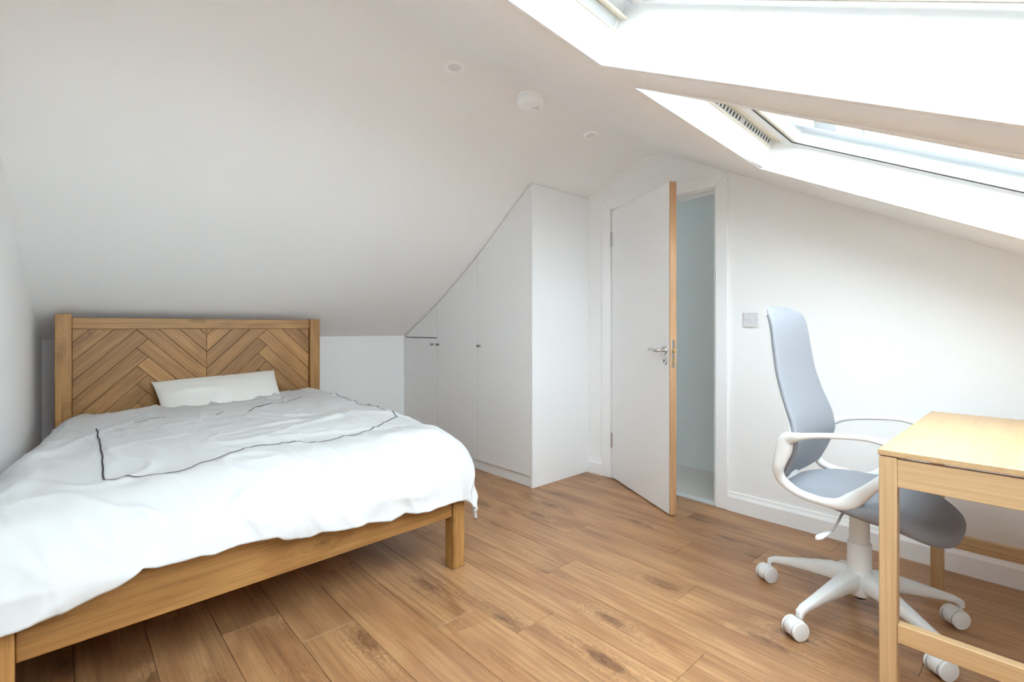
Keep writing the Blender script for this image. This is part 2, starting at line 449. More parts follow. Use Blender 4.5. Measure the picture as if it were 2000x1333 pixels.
a0, a1, az = DOOR_Y0 - .008, DOOR_Y1 + .006, DOOR_Z + .006
arch_piece([(a0 - AW, 0), (a0, 0), (a0, az), (a0 - AW, az + AW)])
arch_piece([(a1, 0), (a1 + AW, 0), (a1 + AW, az + AW), (a1, az)])
arch_piece([(a0, az), (a1, az), (a1 + AW, az + AW), (a0 - AW, az + AW)])
MB().box(XR - .006, XR + .058, DOOR_Y0 + .006, DOOR_Y1 - .006, 0.0, 0.006).build('threshold_strip', M_alu, door)
DW, DT = 0.765, 0.042
dang = math.atan2(-.685, -.364)
DM = Matrix.Translation((3.024, 2.196, 0)) @ Matrix.Rotation(dang, 4, 'Z')
# local: x from hinge to free edge, visible room face at y = 0, thickness towards +y side away from the camera
face_sign = 1.0      # local +y = world (sin..): checked so that y=0 faces the room
leaf = MB().box(0, DW - .008, 0, DT, .008, 1.992).build('door_leaf', M_trim, door, bevel=.0015)
leaf.matrix_basis = DM
def on_leaf(mb, name, mat, **kw):
    o = mb.build(name, mat, leaf, **kw); return o
edge = MB().box(0, 1.984, -.004, .004, -DT / 2, DT / 2)
o = edge.build('oak_edge', M_oakedge, leaf)
# local X of the strip (grain) runs up the door
o.matrix_basis = Matrix.Translation((DW - .004, DT / 2, .008)) @ Matrix(((0, 1, 0, 0), (0, 0, 1, 0), (1, 0, 0, 0), (0, 0, 0, 1)))
for zc in (1.78, .286):
    h = MB(); h.lathe([(.0055, -.05), (.0055, .05)], Matrix.Translation((-.004, -.004, zc)), 12)
    for q in (-.052, -.02, .02, .050): h.lathe([(.007, -.003), (.007, .003)], Matrix.Translation((-.004, -.004, zc + q)), 12)
    h.box(-.004, .001, .0, .032, zc - .05, zc + .05)
    h.box(-.016, -.006, -.003, .001, zc - .05, zc + .05)
    on_leaf(h, 'hinge', M_chrome, smooth=40)
hx, hz = .708, .985
for sgn, y0 in ((-1, 0.0), (1, DT)):
    R = Matrix.Translation((hx, y0, hz)) @ Matrix.Rotation(pi / 2 if sgn < 0 else -pi / 2, 4, 'X')
    on_leaf(MB().lathe([(.026, 0), (.026, .006), (.023, .010), (.012, .011), (.0115, .014)], R, 36), 'handle_rose', M_chrome, smooth=40)
    pts = [Vector((hx, y0 + sgn * d, hz)) for d in (.010, .03, .045)]
    curve = [(.004, .052, 0), (.018, .055, -.001), (.04, .056, -.002), (.06, .055, .003), (.08, .052, .008), (.095, .049, .006), (.108, .046, -.001), (.118, .044, -.005)]
    pts += [Vector((hx - a, y0 + sgn * d, hz + dz)) for a, d, dz in curve]
    rr = [.010, .010, .010, .0105, .011, .010, .0085, .0075, .007, .0062, .005]
    on_leaf(MB().sweep(pts, rr, [r * .9 for r in rr], up=Vector((0, 0, 1)) if False else Vector((.01, 0, 1)), seg=12), 'lever', M_chrome, smooth=60)
    R2 = Matrix.Translation((hx + .004, y0, hz - .064)) @ Matrix.Rotation(pi / 2 if sgn < 0 else -pi / 2, 4, 'X')
    on_leaf(MB().lathe([(.024, 0), (.024, .004), (.021, .007), (.004, .0075)], R2, 36), 'keyhole_rose', M_chrome, smooth=40)
    kx = hx + .004; yk = y0 + sgn * .0078
    on_leaf(MB().lathe([(.0042, 0), (.0042, .0012)], Matrix.Translation((kx, yk - .0006, hz - .059)) @ Matrix.Rotation(pi / 2, 4, 'X'), 14)
            .box(kx - .0022, kx + .0022, yk - .0014, yk + .0006, hz - .074, hz - .060), 'keyhole', M_dark)
on_leaf(MB().box(DW - .0005, DW + .0012, DT / 2 - .011, DT / 2 + .011, hz - .105, hz + .062), 'lock_plate', M_chrome, bevel=.001)
on_leaf(MB().box(DW, DW + .010, DT / 2 - .006, DT / 2 + .006, hz - .012, hz + .012), 'latch_bolt', M_brass, bevel=.003)
on_leaf(MB().box(DW, DW + .0022, DT / 2 - .0045, DT / 2 + .0045, hz - .085, hz - .045), 'deadbolt', M_brass, bevel=.0008)
MB().box(XR + .012, XR + .034, DOOR_Y0 + .0055, DOOR_Y0 + .0075, hz - .08, hz + .06).build('strike_plate', M_chrome, door)

# ------------------------------------------------------------------ roof windows
def roof_window(i, x0, x1, label, sd=.037, slots=True):
    root = thing('window_%d' % i, label, None, kind='structure')
    O = Vector((x0, WY1, ceilz(x0, WY1)))
    ex = (Vector((x1, WY1, ceilz(x1, WY1))) - O); W = ex.length; ex.normalize()
    xm = (x0 + x1) / 2
    es = Vector((x0, WY0, ceilz(x0, WY0))) - O; Ls = es.length; es.normalize()
    n = es.cross(ex); n = n if n.z > 0 else -n
    n.normalize(); es = ex.cross(n); es = es if es.y < 0 else -es
    Mw = Matrix((( ex.x, es.x, n.x, O.x), (ex.y, es.y, n.y, O.y), (ex.z, es.z, n.z, O.z), (0, 0, 0, 1)))
    B = lambda *a: MB().box(*a, Mw)
    def ring(m, p0, p1, q0, q1, wh, ws, wj, d0, d1):
        m.box(p0, p1, q0, q0 + wh, d0, d1, Mw).box(p0, p1, q1 - ws, q1, d0, d1, Mw)
        m.box(p0, p0 + wj, q0 + wh, q1 - ws, d0, d1, Mw).box(p1 - wj, p1, q0 + wh, q1 - ws, d0, d1, Mw); return m
    D = .098
    ring(MB(), -.02, W + .02, -.02, Ls + .02, .02, .02, .02, -.0012, D).build('reveal', M_wall, root)
    ring(MB(), -.07, W + .07, -.07, Ls + .07, .070, .07, .070, D, D + sd + .013).build('window_frame', M_sash, root)
    # ventilation flap in the head of the frame
    v = B(.012, W - .012, -.004, .0035, D + .004, D + .030); v.build('ventilation_flap', M_flap, root)
    B(.002, W - .002, .0, .006, D - .002, D + .003).build('flap_lip', M_cream, root)
    B(.002, W - .002, .0, .030, D + .031, D + .037).build('flap_lip', M_cream, root)
    sl = MB(); ns = int((W - .10) / .0285)
    for k in range(ns):
        if k % 11 == 10: continue
        p = W - .055 - k * .0285
        sl.box(p - .005, p + .005, .003, .0042, D + .009, D + .026, Mw)
    if slots: tag(sl.build('vent_slots', M_dark, root), kind='stuff')
    # sash
    d0 = D + sd
    ring(MB(), .006, W - .006, .030, Ls - .006, .062, .05, .022, d0, d0 + .03).build('sash', M_sash, root)
    ring(MB(), .026, W - .026, .090, Ls - .05, .006, .006, .005, d0 - .002, d0 + .012).build('gasket', M_gasket if slots else M_alu, root)  # near window's gasket gets a paler material that imitates glare
    ring(MB(), .028, W - .028, .096, Ls - .055, .022, .012, .008, d0 + .002, d0 + .022).build('glazing_bead', M_cream, root)
    B(.02, W - .02, .09, Ls - .05, d0 + .022, d0 + .026).build('pane', M_glass, root)
    ring(MB(), -.02, W + .02, -.08, Ls + .02, .150, .09, .050, d0 + .031, d0 + .075).build('outer_cladding', M_outer, root)
    ring(MB(), .024, W - .024, .066, Ls - .09, .010, .010, .010, d0 + .048, d0 + .070).build('outer_gasket', M_gasket, root)
    # daylight portal in the opening (guides light sampling, gives off no light itself)
    return Mw, W, Ls
roof_window(1, *WIN[0], 'near roof window with bright white reveals above the camera side', sd=.072, slots=False)
roof_window(2, *WIN[1], 'far roof window with slotted ventilation flap near the door wall')

# ------------------------------------------------------------------ ceiling fittings
def ceil_frame(x, y, level=0.0):
    e = .02
    nx = (ceilz(x + e, y) - ceilz(x - e, y)) / (2 * e); ny = (ceilz(x, y + e) - ceilz(x, y - e)) / (2 * e)
    up = Vector((-nx, -ny, 1)).normalized(); up = up.lerp(Vector((0, 0, 1)), level).normalized()
    q = Vector((0, 0, 1)).rotation_difference(up)
    return Matrix.Translation((x, y, ceilz(x, y))) @ q.to_matrix().to_4x4()
def downlight(x, y, label):
    t = thing('downlight', label, 'downlight', group='recessed ceiling lights')
    t.matrix_basis = ceil_frame(x, y)
    MB().lathe([(.028, .001), (.030, -.006), (.034, -.009), (.044, -.008), (.048, -.005), (.0485, .002)], None, 40).build('bezel', M_alarm, t, smooth=40)
    MB().lathe([(.029, -.0015), (.029, -.0035), (.010, -.0025), (.002, -.0025)], None, 32).build('lens', M_lens, t, smooth=60)
downlight(1.386, 1.920, 'round white recessed downlight on the bed side of the smoke alarm')
downlight(2.438, 1.933, 'small round recessed downlight between smoke alarm and doorway')
t = thing('smoke_alarm', 'round white smoke alarm projecting from the ceiling ridge', 'smoke alarm')
t.matrix_basis = ceil_frame(1.838, 1.862, .8)
MB().lathe([(.066, .014), (.068, -.006), (.068, -.020)], None, 48).build('mounting_base', M_alarm, t, smooth=40)
MB().lathe([(.070, -.018), (.0725, -.022), (.0725, -.046), (.069, -.053), (.060, -.057), (.02, -.0575), (.002, -.0575)], None, 48).build('housing', M_alarm, t, smooth=40)
g = MB()
for k in range(5):
    for j in range(3): g.lathe([(.0016, 0), (.0016, -.0012)], Matrix.Translation((.018 + k * .007, -.012 + j * .007 - k * .002, -.0572)), 6)
tag(g.build('sounder_holes', M_groove, t), kind='stuff')
MB().lathe([(.003, 0), (.003, -.0014)], Matrix.Translation((.030, -.028, -.057)), 10).build('indicator', M_dark, t)

# ------------------------------------------------------------------ light switch
t = thing('light_switch', 'square white wall switch plate between doorway and chair', 'light switch', (XR, 1.201, 1.168))
MB().box(-.010, 0, -.044, .044, -.044, .044).build('plate', M_switch, t, bevel=.003)
MB().box(-.0125, -.008, -.012, .012, -.012, .014).build('rocker', M_switch, t, bevel=.0015)
MB().box(-.0128, -.0122, -.006, .006, -.0125, -.0105).build('indicator', M_groove, t)
for s in (-1, 1):
    MB().lathe([(.0032, 0), (.0032, .0012), (.001, .0014)], Matrix.Translation((-.0098, s * .030, .001)) @ Matrix.Rotation(-pi / 2, 4, 'Y'), 12).build('screw', M_chrome, t)

# ------------------------------------------------------------------ wardrobe
XW = 2.42
wd = thing('wardrobe', 'built-in white wardrobe cut to the roof slope beside the doorway', 'wardrobe', (XW, 2.433, 0))
wd.location = (0, 0, 0)
def under(y, off): return ceilz(XW, y) - off
def slope_poly(ya, yb, z0, off):
    ys_ = [ya + (yb - ya) * k / 8 for k in range(9)]
    return [(ya, z0), (yb, z0)] + [(y, max(under(y, off), z0 + .001)) for y in reversed(ys_)]
def wpart(name, pts, x0, x1, mat, parent=wd, bevel=.0012):
    m = MB(); yz_prism(m, pts, x0, x1); return m.build(name, mat, parent, bevel=bevel)
wpart('carcass', slope_poly(2.452, 4.160, .07, .030), XW + .021, XR - .004, M_ward, bevel=0)
wpart('plinth', [(2.452, 0), (4.16, 0), (4.16, .072), (2.452, .072)], XW + .012, XW + .03, M_ward)
sp = MB()
sp.prism([(XW, 0), (XR - .001, 0), (XR - .001, 2.128), (XW, 2.128)], lambda a, b: Vector((a, 2.433, b)), lambda a, b: Vector((a, 2.4515, b)))
sp.build('side_panel', M_ward, wd, bevel=.001)
d1 = wpart('wardrobe_door', slope_poly(2.4545, 3.0415, .078, .010), XW, XW + .019, M_ward)
d2 = wpart('wardrobe_door', slope_poly(3.0455, 3.6135, .078, .010), XW, XW + .019, M_ward)
d3 = wpart('wardrobe_door', [(3.6175, .078), (4.158, .078), (4.158, 1.028), (3.6175, 1.028)], XW, XW + .019, M_ward)
d4 = wpart('infill_panel', slope_poly(3.6175, 4.135, 1.036, .010), XW, XW + .019, M_ward)
wpart('shadow_strip', [(3.618, 1.0285), (4.15, 1.0285), (4.15, 1.0355), (3.618, 1.0355)], XW + .008, XW + .0205, M_dark, bevel=0)  # black filler coloured as the shade inside the door gap
for par, y, z in ((d1, 3.017, .979), (d2, 3.585, .976), (d3, 3.672, .976)):
    Rk = Matrix.Translation((XW, y, z)) @ Matrix.Rotation(-pi / 2, 4, 'Y')
    MB().lathe([(.0085, 0), (.0085, .002), (.005, .004), (.0048, .014), (.0105, .019), (.0125, .023), (.0115, .027), (.006, .030), (.001, .0305)], Rk, 24)\
        .build('knob', M_knob, par, smooth=50)

# ------------------------------------------------------------------ bed
bed = thing('bed_frame', 'waxed pine double bed frame with a herringbone headboard', 'bed')
HB_Y = 3.80          # front face of the headboard posts
PX0, PX1, PZ1 = .046, 1.382, 1.117   # herringbone panel
def xbox(mb_name, x0, x1, y0, y1, z0, z1, axis, mat=M_pine, parent=bed, bevel=.003):
    """a timber whose local X (grain) runs along the given world axis"""
    sx, sy, sz = x1 - x0, y1 - y0, z1 - z0
    if axis == 'X': o = MB().box(0, sx, 0, sy, 0, sz).build(mb_name, mat, parent, bevel=bevel); o.matrix_basis = Matrix.Translation((x0, y0, z0))
    elif axis == 'Z':
        o = MB().box(0, sz, 0, sx, 0, sy).build(mb_name, mat, parent, bevel=bevel)
        o.matrix_basis = Matrix.Translation((x0, y0, z0)) @ Matrix(((0, 1, 0, 0), (0, 0, 1, 0), (1, 0, 0, 0), (0, 0, 0, 1)))
    else:
        o = MB().box(0, sy, 0, sx, 0, sz).build(mb_name, mat, parent, bevel=bevel)
        o.matrix_basis = Matrix.Translation((x0, y0, z0)) @ Matrix(((0, 1, 0, 0), (1, 0, 0, 0), (0, 0, 1, 0), (0, 0, 0, 1)))
    return o
xbox('headboard_post', -.028, .044, HB_Y - .035, HB_Y + .035, 0, 1.200, 'Z')
xbox('headboard_post', 1.385, 1.457, HB_Y - .035, HB_Y + .035, 0, 1.186, 'Z')
xbox('headboard_rail', .044, 1.385, HB_Y - .020, HB_Y + .025, 1.114, 1.180, 'X')
xbox('headboard_backing', .044, 1.385, HB_Y + .010, HB_Y + .022, .38, 1.116, 'X')
def clip(poly, a, b, c):     # keep a*x+b*z <= c
    out = []
    for i, p in enumerate(poly):
        q = poly[(i + 1) % len(poly)]
        fp, fq = a * p[0] + b * p[1] - c, a * q[0] + b * q[1] - c
        if fp <= 0: out.append(p)
        if fp * fq < 0:
            t_ = fp / (fp - fq); out.append((p[0] + (q[0] - p[0]) * t_, p[1] + (q[1] - p[1]) * t_))
    return out
XM = (PX0 + PX1) / 2
def herring(mirror):
    step = .112; g = .0016
    for k in range(-6, 8):
        c, e = .655 - step * k, 1.452 - step * k
        for kind in (0, 1):
            poly = [(PX0, .40), (XM, .40), (XM, PZ1), (PX0, PZ1)]
            if kind == 0:     # rising boards on the outer half
                poly = clip(poly, 1, -1, -c - g); poly = clip(poly, -1, 1, c + step - g); poly = clip(poly, 1, 1, e - g); grain = 1
            else:             # falling boards on the inner half
                poly = clip(poly, 1, 1, e - g); poly = clip(poly, -1, -1, -(e - step) - g); poly = clip(poly, -1, 1, c - g) if len(poly) > 2 else poly
                grain = -1
                poly = clip(poly, 1, 0, XM - .0007) if len(poly) > 2 else poly
            if len(poly) < 3: continue
            area = abs(sum(p[0] * q[1] - q[0] * p[1] for p, q in zip(poly, poly[1:] + poly[:1]))) / 2
            if area < 2e-4: continue
            if mirror: poly = [(2 * XM - x, z) for x, z in poly][::-1]; grain = -grain
            cx = sum(p[0] for p in poly) / len(poly); cz = sum(p[1] for p in poly) / len(poly)
            an = grain * pi / 4
            loc = [((x - cx) * cos(an) + (z - cz) * sin(an), -(x - cx) * sin(an) + (z - cz) * cos(an)) for x, z in poly]
            m = MB().prism(loc, lambda a, b: Vector((a, -.006, b)), lambda a, b: Vector((a, .008, b)))
            o = m.build('board', M_pine, bed, bevel=.0012, segs=1)
            o.matrix_basis = Matrix.Translation((cx, HB_Y, cz)) @ Matrix.Rotation(-an, 4, 'Y')
herring(False); herring(True)
# foot end: legs and rail follow the photographed foot line
def foot_y(x): return 1.806 + .056 * (x + .155) / 1.555
fa = math.atan2(.056, 1.555)
RF = Matrix.Translation((-.155, foot_y(-.155), 0)) @ Matrix.Rotation(fa, 4, 'Z')
def foot_part(name, x0, x1, y0, y1, z0, z1, axis):
    o = xbox(name, x0, x1, y0, y1, z0, z1, axis, bevel=.004); o.matrix_basis = RF @ o.matrix_basis; return o
foot_part('foot_leg', 0, .066, 0, .066, 0, .400, 'Z')
foot_part('foot_leg', 1.493, 1.559, 0, .066, 0, .400, 'Z')
foot_part('foot_rail', .066, 1.493, .012, .040, .242, .398, 'X')
for (xa, xb) in ((-.140, .0), (1.375, 1.432)):
    ya, yb = foot_y(xa) + .066, HB_Y - .035
    ln = sqrt((xb - xa) ** 2 + (yb - ya) ** 2)
    o = MB().box(0, ln, -.014, .014, 0, .150).build('side_rail', M_pine, bed, bevel=.003)
    o.matrix_basis = Matrix.Translation((xa, ya, .245)) @ Matrix.Rotation(math.atan2(yb - ya, xb - xa), 4, 'Z')
for k in range(9):
    y = 2.02 + k * .2
    xa, xb = lerp(-.13, -.01, (y - 1.85) / 1.92) + .02, lerp(1.378, 1.43, (y - 1.85) / 1.92) - .02
    o = xbox('slat', xa, xb, y, y + .07, .335, .353, 'X', bevel=0)

# mattress
m = MB()
def mt(u, v, z): 
    y = lerp(1.90, 3.755, v); xa, xb = lerp(-.11, .02, v), lerp(1.36, 1.41, v)
    return Vector((lerp(xa, xb, u), y, z))
m.add([mt(0, 0, .355), mt(1, 0, .355), mt(1, 1, .355), mt(0, 1, .355), mt(0, 0, .545), mt(1, 0, .545), mt(1, 1, .545), mt(0, 1, .545)],
      [(3, 2, 1, 0), (4, 5, 6, 7), (0, 1, 5, 4), (1, 2, 6, 5), (2, 3, 7, 6), (3, 0, 4, 7)])
tag(m.build('mattress', M_matt, None, bevel=.04, segs=4), 'cream mattress on the pine bed under the duvet', 'mattress')

# ------------------------------------------------------------------ duvet
HEM = [(-.30, .34), (-.113, .352), (-.088, .362), (-.045, .371), (.015, .369), (.072, .386), (.115, .391), (.159, .412), (.176, .424), (.206, .413), (.264, .411),
       (.316, .411), (.355, .403), (.421, .41), (.539, .403), (.565, .385), (.593, .378), (.656, .367), (.701, .379), (.742, .366), (.779, .361), (.848, .361),
       (.871, .364), (.979, .339), (1.044, .357), (1.10, .338), (1.163, .333), (1.256, .343), (1.322, .338), (1.40, .34), (1.6, .34)]
RS, RFT, RZ = .19, .27, .25
def n3(x, y, z=0.0): return noise.noise(Vector((x, y, z)))
def ridge(x, y, z=0.0): return 1.0 - abs(n3(x, y, z)) * 2.0
def duvet_point(su, tv):
    """su: <0 left overhang (angle), 0..1 across the top, >1 right overhang; tv: 0 head .. 1 foot edge of the top, >1 foot overhang (angle)"""
    f = min(max(su, 0), 1); g = min(max(tv, 0), 1)
    a_u = su if su < 0 else (su - 1 if su > 1 else 0.0)
    a_v = tv - 1 if tv > 1 else 0.0
    xl, xr = interp([(0, .10), (.35, .035), (.7, -.05), (1, -.085)], g), lerp(1.33, 1.29, g)          # inner rectangle
    x = lerp(xl, xr, f)
    yf = foot_y(x) - .045 + RFT
    head = 3.70 - .15 * sstep(.26, .36, f) * (1 - sstep(.74, .84, f))     # tucked in front of the pillow
    y = lerp(head, yf, g)
    ztop = .632 + .028 * f + .012 * sin(pi * f) - .012 * (1 - g) * (1 - f)
    # pillows under the head end push the duvet up on the right
    ztop += .010 * sstep(.55, .95, f) * sstep(.25, .05, g)
    ztop -= .028 * sstep(.72, 1.0, g)
    rr = sqrt(a_u * a_u + a_v * a_v)
    if rr > 1e-6:
        nu, nv = a_u / rr, a_v / rr
        eu = math.copysign(abs(nu) ** .55, nu); ev = abs(nv) ** .55
        an = min(rr, pi / 2); ex = max(rr - pi / 2, 0)
        rs = RS if a_u > 0 else .165
        x += eu * rs * sin(an) + eu * .02 * ex
        y -= ev * RFT * sin(an)
        foot_w = nv * nv
        drop_full = RZ
        z = ztop - drop_full * (1 - cos(an)) - ex * lerp(.22, .19, min(abs(nu * nv) * 2, 1))
        y -= ev * .012 * ex
    else:
        z = ztop
    return Vector((x, y, z))
def hem_angle(x):
    """overhang angle at the foot that brings the hem down to the height HEM(x)"""
    zt = .632 + .028 * min(max((x + .085) / 1.375, 0), 1) - .02
    drop = zt - interp(HEM, x)
    if drop < RZ: return math.acos(max(1 - drop / RZ, -1))
    return pi / 2 + (drop - RZ) / .22
NU, NV = 190, 170
def duvet_raw(i, j):
    u, v = i / NU, j / NV
    # columns: 16 % left overhang, 68 % top, 16 % right overhang
    if u < .14: su = -(1 - u / .14) * lerp(1.62, 1.1, sstep(.3, .8, v))
    elif u > .85: su = 1 + (u - .85) / .15 * 1.72
    else: su = (u - .14) / .71
    if v > .68:
        xx = lerp(-.085, 1.29, min(max(su, 0), 1)) + (max(su - 1, 0) * .12 if su > 1 else min(su, 0) * .1)
        tv = 1 + (v - .68) / .32 * hem_angle(xx)
    else: tv = v / .68
    return su, tv
def wrinkle(su, tv):
    a = min(max(su, 0), 1) * 1.25 + (su * .2 if su < 0 else max(su - 1, 0) * .2)
    b = min(tv, 1) * 1.65 + max(tv - 1, 0) * .25
    over = max(tv - 1, 0)
    wx, wy = n3(a * 1.7, b * 1.7, 3.1) * .35, n3(a * 1.7, b * 1.7, 8.2) * .35
    h = .018 * n3(a * 2.3 + wx, b * 2.6 + wy, 1.0)
    r1 = max(ridge(a * 3.2 + b * .8 + wx, b * 4.6 - a * .9 + wy, 5.0) - .62, 0) / .38
    h += .012 * r1 * r1
    r2 = max(ridge(a * 9.0 - b * 2.2 + wx * 2, b * 3.2 + wy * 2, 11.0) - .68, 0) / .32
    h += .0062 * r2
    h += .0035 * n3(a * 14, b * 11, 2.0)
    # gathers near the foot hem
    k = sstep(.45, 1.4, over)
    h += k * (.015 * n3(a * 8.5 + b * 1.0, b * 1.6, 21.0) + .006 * n3(a * 19 + b * 2, b * 2.4, 4.0))
    # long soft horizontal creases across the top
    h += .006 * (1 - sstep(1.0, 1.3, tv)) * n3(a * 1.3 + b * .7, b * 13.0 + wx * 3, 14.0)
    return h
dv = MB()
P = [[duvet_raw(i, j) for i in range(NU + 1)] for j in range(NV + 1)]
Q = [[duvet_point(*P[j][i]) for i in range(NU + 1)] for j in range(NV + 1)]
for j in range(NV + 1):
    for i in range(NU + 1):
        du = Q[j][min(i + 1, NU)] - Q[j][max(i - 1, 0)]
        dw = Q[min(j + 1, NV)][i] - Q[max(j - 1, 0)][i]
        nn = dw.cross(du)
        nn = nn.normalized() if nn.length > 1e-9 else Vector((0, 0, 1))
        if nn.z < -.2: nn = -nn
        p = Q[j][i] + nn * (wrinkle(*P[j][i]) + .004)
        # the side of the duvet is squeezed against the wall on the left
        p.x = max(p.x, xleft(p.y) + .012)
        # head end edge
        dv.v.append(tuple(p))
for j in range(NV):
    for i in range(NU):
        a = j * (NU + 1) + i
        dv.f.append((a, a + NU + 1, a + NU + 2, a + 1))
duvet = dv.build('duvet', M_duvet, None, smooth=180, fix=False)
tag(duvet, 'white rumpled cotton duvet with a thin dark stitched rectangle', 'duvet')
md = duvet.modifiers.new('thickness', 'SOLIDIFY'); md.thickness = 0.016; md.offset = -1.0
bvh = BVHTree.FromPolygons(dv.v, dv.f)
STITCH = [
    (.0052, [(.125, 3.127), (.122, 2.95), (.118, 2.80), (.117, 2.62), (.113, 2.45), (.108, 2.28), (.104, 2.114)]),
    (.0040, [(.104, 2.114), (.20, 2.075), (.30, 2.03), (.40, 2.07), (.50, 2.12), (.575, 2.145), (.68, 2.11), (.796, 2.084), (.90, 2.11), (1.003, 2.137), (1.10, 2.19), (1.21, 2.27), (1.31, 2.328)]),
    (.0040, [(1.31, 2.328), (1.33, 2.62), (1.35, 3.0), (1.362, 3.38)]),
    (.0040, [(1.155, 3.285), (1.0, 3.17), (.86, 3.03), (.743, 2.927)]),
    (.0030, [(.640, 2.981), (.598, 2.941)]),
    (.0025, [(.40, 3.085), (.33, 3.10), (.269, 3.097)]),
]
def stitch(wd_, pts):
    m = MB(); row = []
    seg = []
    for (xa, ya), (xb, yb) in zip(pts, pts[1:]):
        k = max(int(sqrt((xb - xa) ** 2 + (yb - ya) ** 2) / .008), 1)
        seg += [(lerp(xa, xb, q / k), lerp(ya, yb, q / k)) for q in range(k)]
    seg.append(pts[-1])
    for q, (x, y) in enumerate(seg):
        xa, ya = seg[max(q - 1, 0)]; xb, yb = seg[min(q + 1, len(seg) - 1)]
        t_ = Vector((xb - xa, yb - ya, 0)).normalized(); sd = Vector((-t_.y, t_.x, 0))
        wob = .004 * n3(x * 9, y * 9, 6) * 1.0
        for s_ in (-1, 1):
            p = Vector((x, y, 0)) + sd * (wob + s_ * wd_ * .5)
            hit = bvh.ray_cast(Vector((p.x, p.y, 1.3)), Vector((0, 0, -1)))
            z = (hit[0].z if hit[0] is not None else .63) + .0028
            m.v.append((p.x, p.y, z))
    for q in range(len(seg) - 1):
        m.f.append((2 * q, 2 * q + 1, 2 * q + 3, 2 * q + 2))
    o = m.build('stitched_line', M_line, duvet, smooth=180)
    sm = o.modifiers.new('thread', 'SOLIDIFY'); sm.thickness = .001; sm.offset = 0
for wd_, pts in STITCH: stitch(wd_, pts)

# ------------------------------------------------------------------ pillow
def pillow_pt(u, v, s):
    a, b = sin((u - .5) * pi), sin((v - .5) * pi)
    e = max(1 - abs(a) ** 3.5, 0) ** .55 * max(1 - abs(b) ** 2.6, 0) ** .6
    x = .36 * a * (1 - .07 * (1 - b * b)); y = .245 * b * (1 - .09 * (1 - a * a))
    z = s * .078 * e
    z += (.016 * n3(u * 2.6 + s, v * 2.0, 4) + .009 * n3(u * 6, v * 3 + s * 3, 9)) * e
    z += .014 * e * max(ridge(u * 1.6 + v * 1.4, v * 3.4 - u, 2.2) - .62, 0) / .38
    z += .010 * (abs(a) ** 6) * n3(u * 2, v * 6, 7.7)
    return Vector((x, y, z))
pm = MB()
pm.grid(lambda u, v: pillow_pt(u, v, 1), 56, 40); pm.grid(lambda u, v: pillow_pt(u, v, -1), 56, 40)
pil = pm.build('pillow', M_pillow, None, smooth=180)
pil.location = (.775, 3.585, .650); pil.rotation_euler = (radians(38), radians(-2.8), radians(-1))
tag(pil, 'ivory cotton pillow leaning on the headboard', 'pillow')

# ------------------------------------------------------------------ desk
DX0, DX1, DY0, DY1, DZ = 1.792, 2.775, -.27, .345, .760
desk = thing('desk', 'light bamboo desk with slim square legs in front of the chair', 'desk')
LG = .043
o = xbox('desk_top', DX0, DX1, DY0, DY1, DZ - .017, DZ, 'X', M_bamboo, desk, .002)
for xa in (DX0 + .002, DX1 - .002 - LG):
    for ya in (DY0 + .002, DY1 - .002 - LG):
        xbox('leg', xa, xa + LG, ya, ya + LG, 0, DZ - .020, 'Z', M_bamboo, desk, .003)
ya, yb = DY0 + .002 + LG, DY1 - .002 - LG
for xa in (DX0 + .006, DX1 - .006 - .02):
    xbox('apron', xa, xa + .02, ya, yb, DZ - .105, DZ - .024, 'Y', M_bamboo, desk, .0015)
    xbox('stretcher', xa, xa + .03, ya, yb, .200, .256, 'Y', M_bamboo, desk, .003)
for y in (DY0 + .008,):
    xbox('apron', DX0 + .002 + LG, DX1 - .002 - LG, y, y + .02, DZ - .105, DZ - .024, 'X', M_bamboo, desk, .0015)

# ------------------------------------------------------------------ office chair (local origin on the floor under the column, facing -Y)
CX, CY = 2.295, .50
chair = thing('office_chair', 'white office chair with blue grey fabric and loop arms at the desk', 'office chair', (CX, CY, 0))
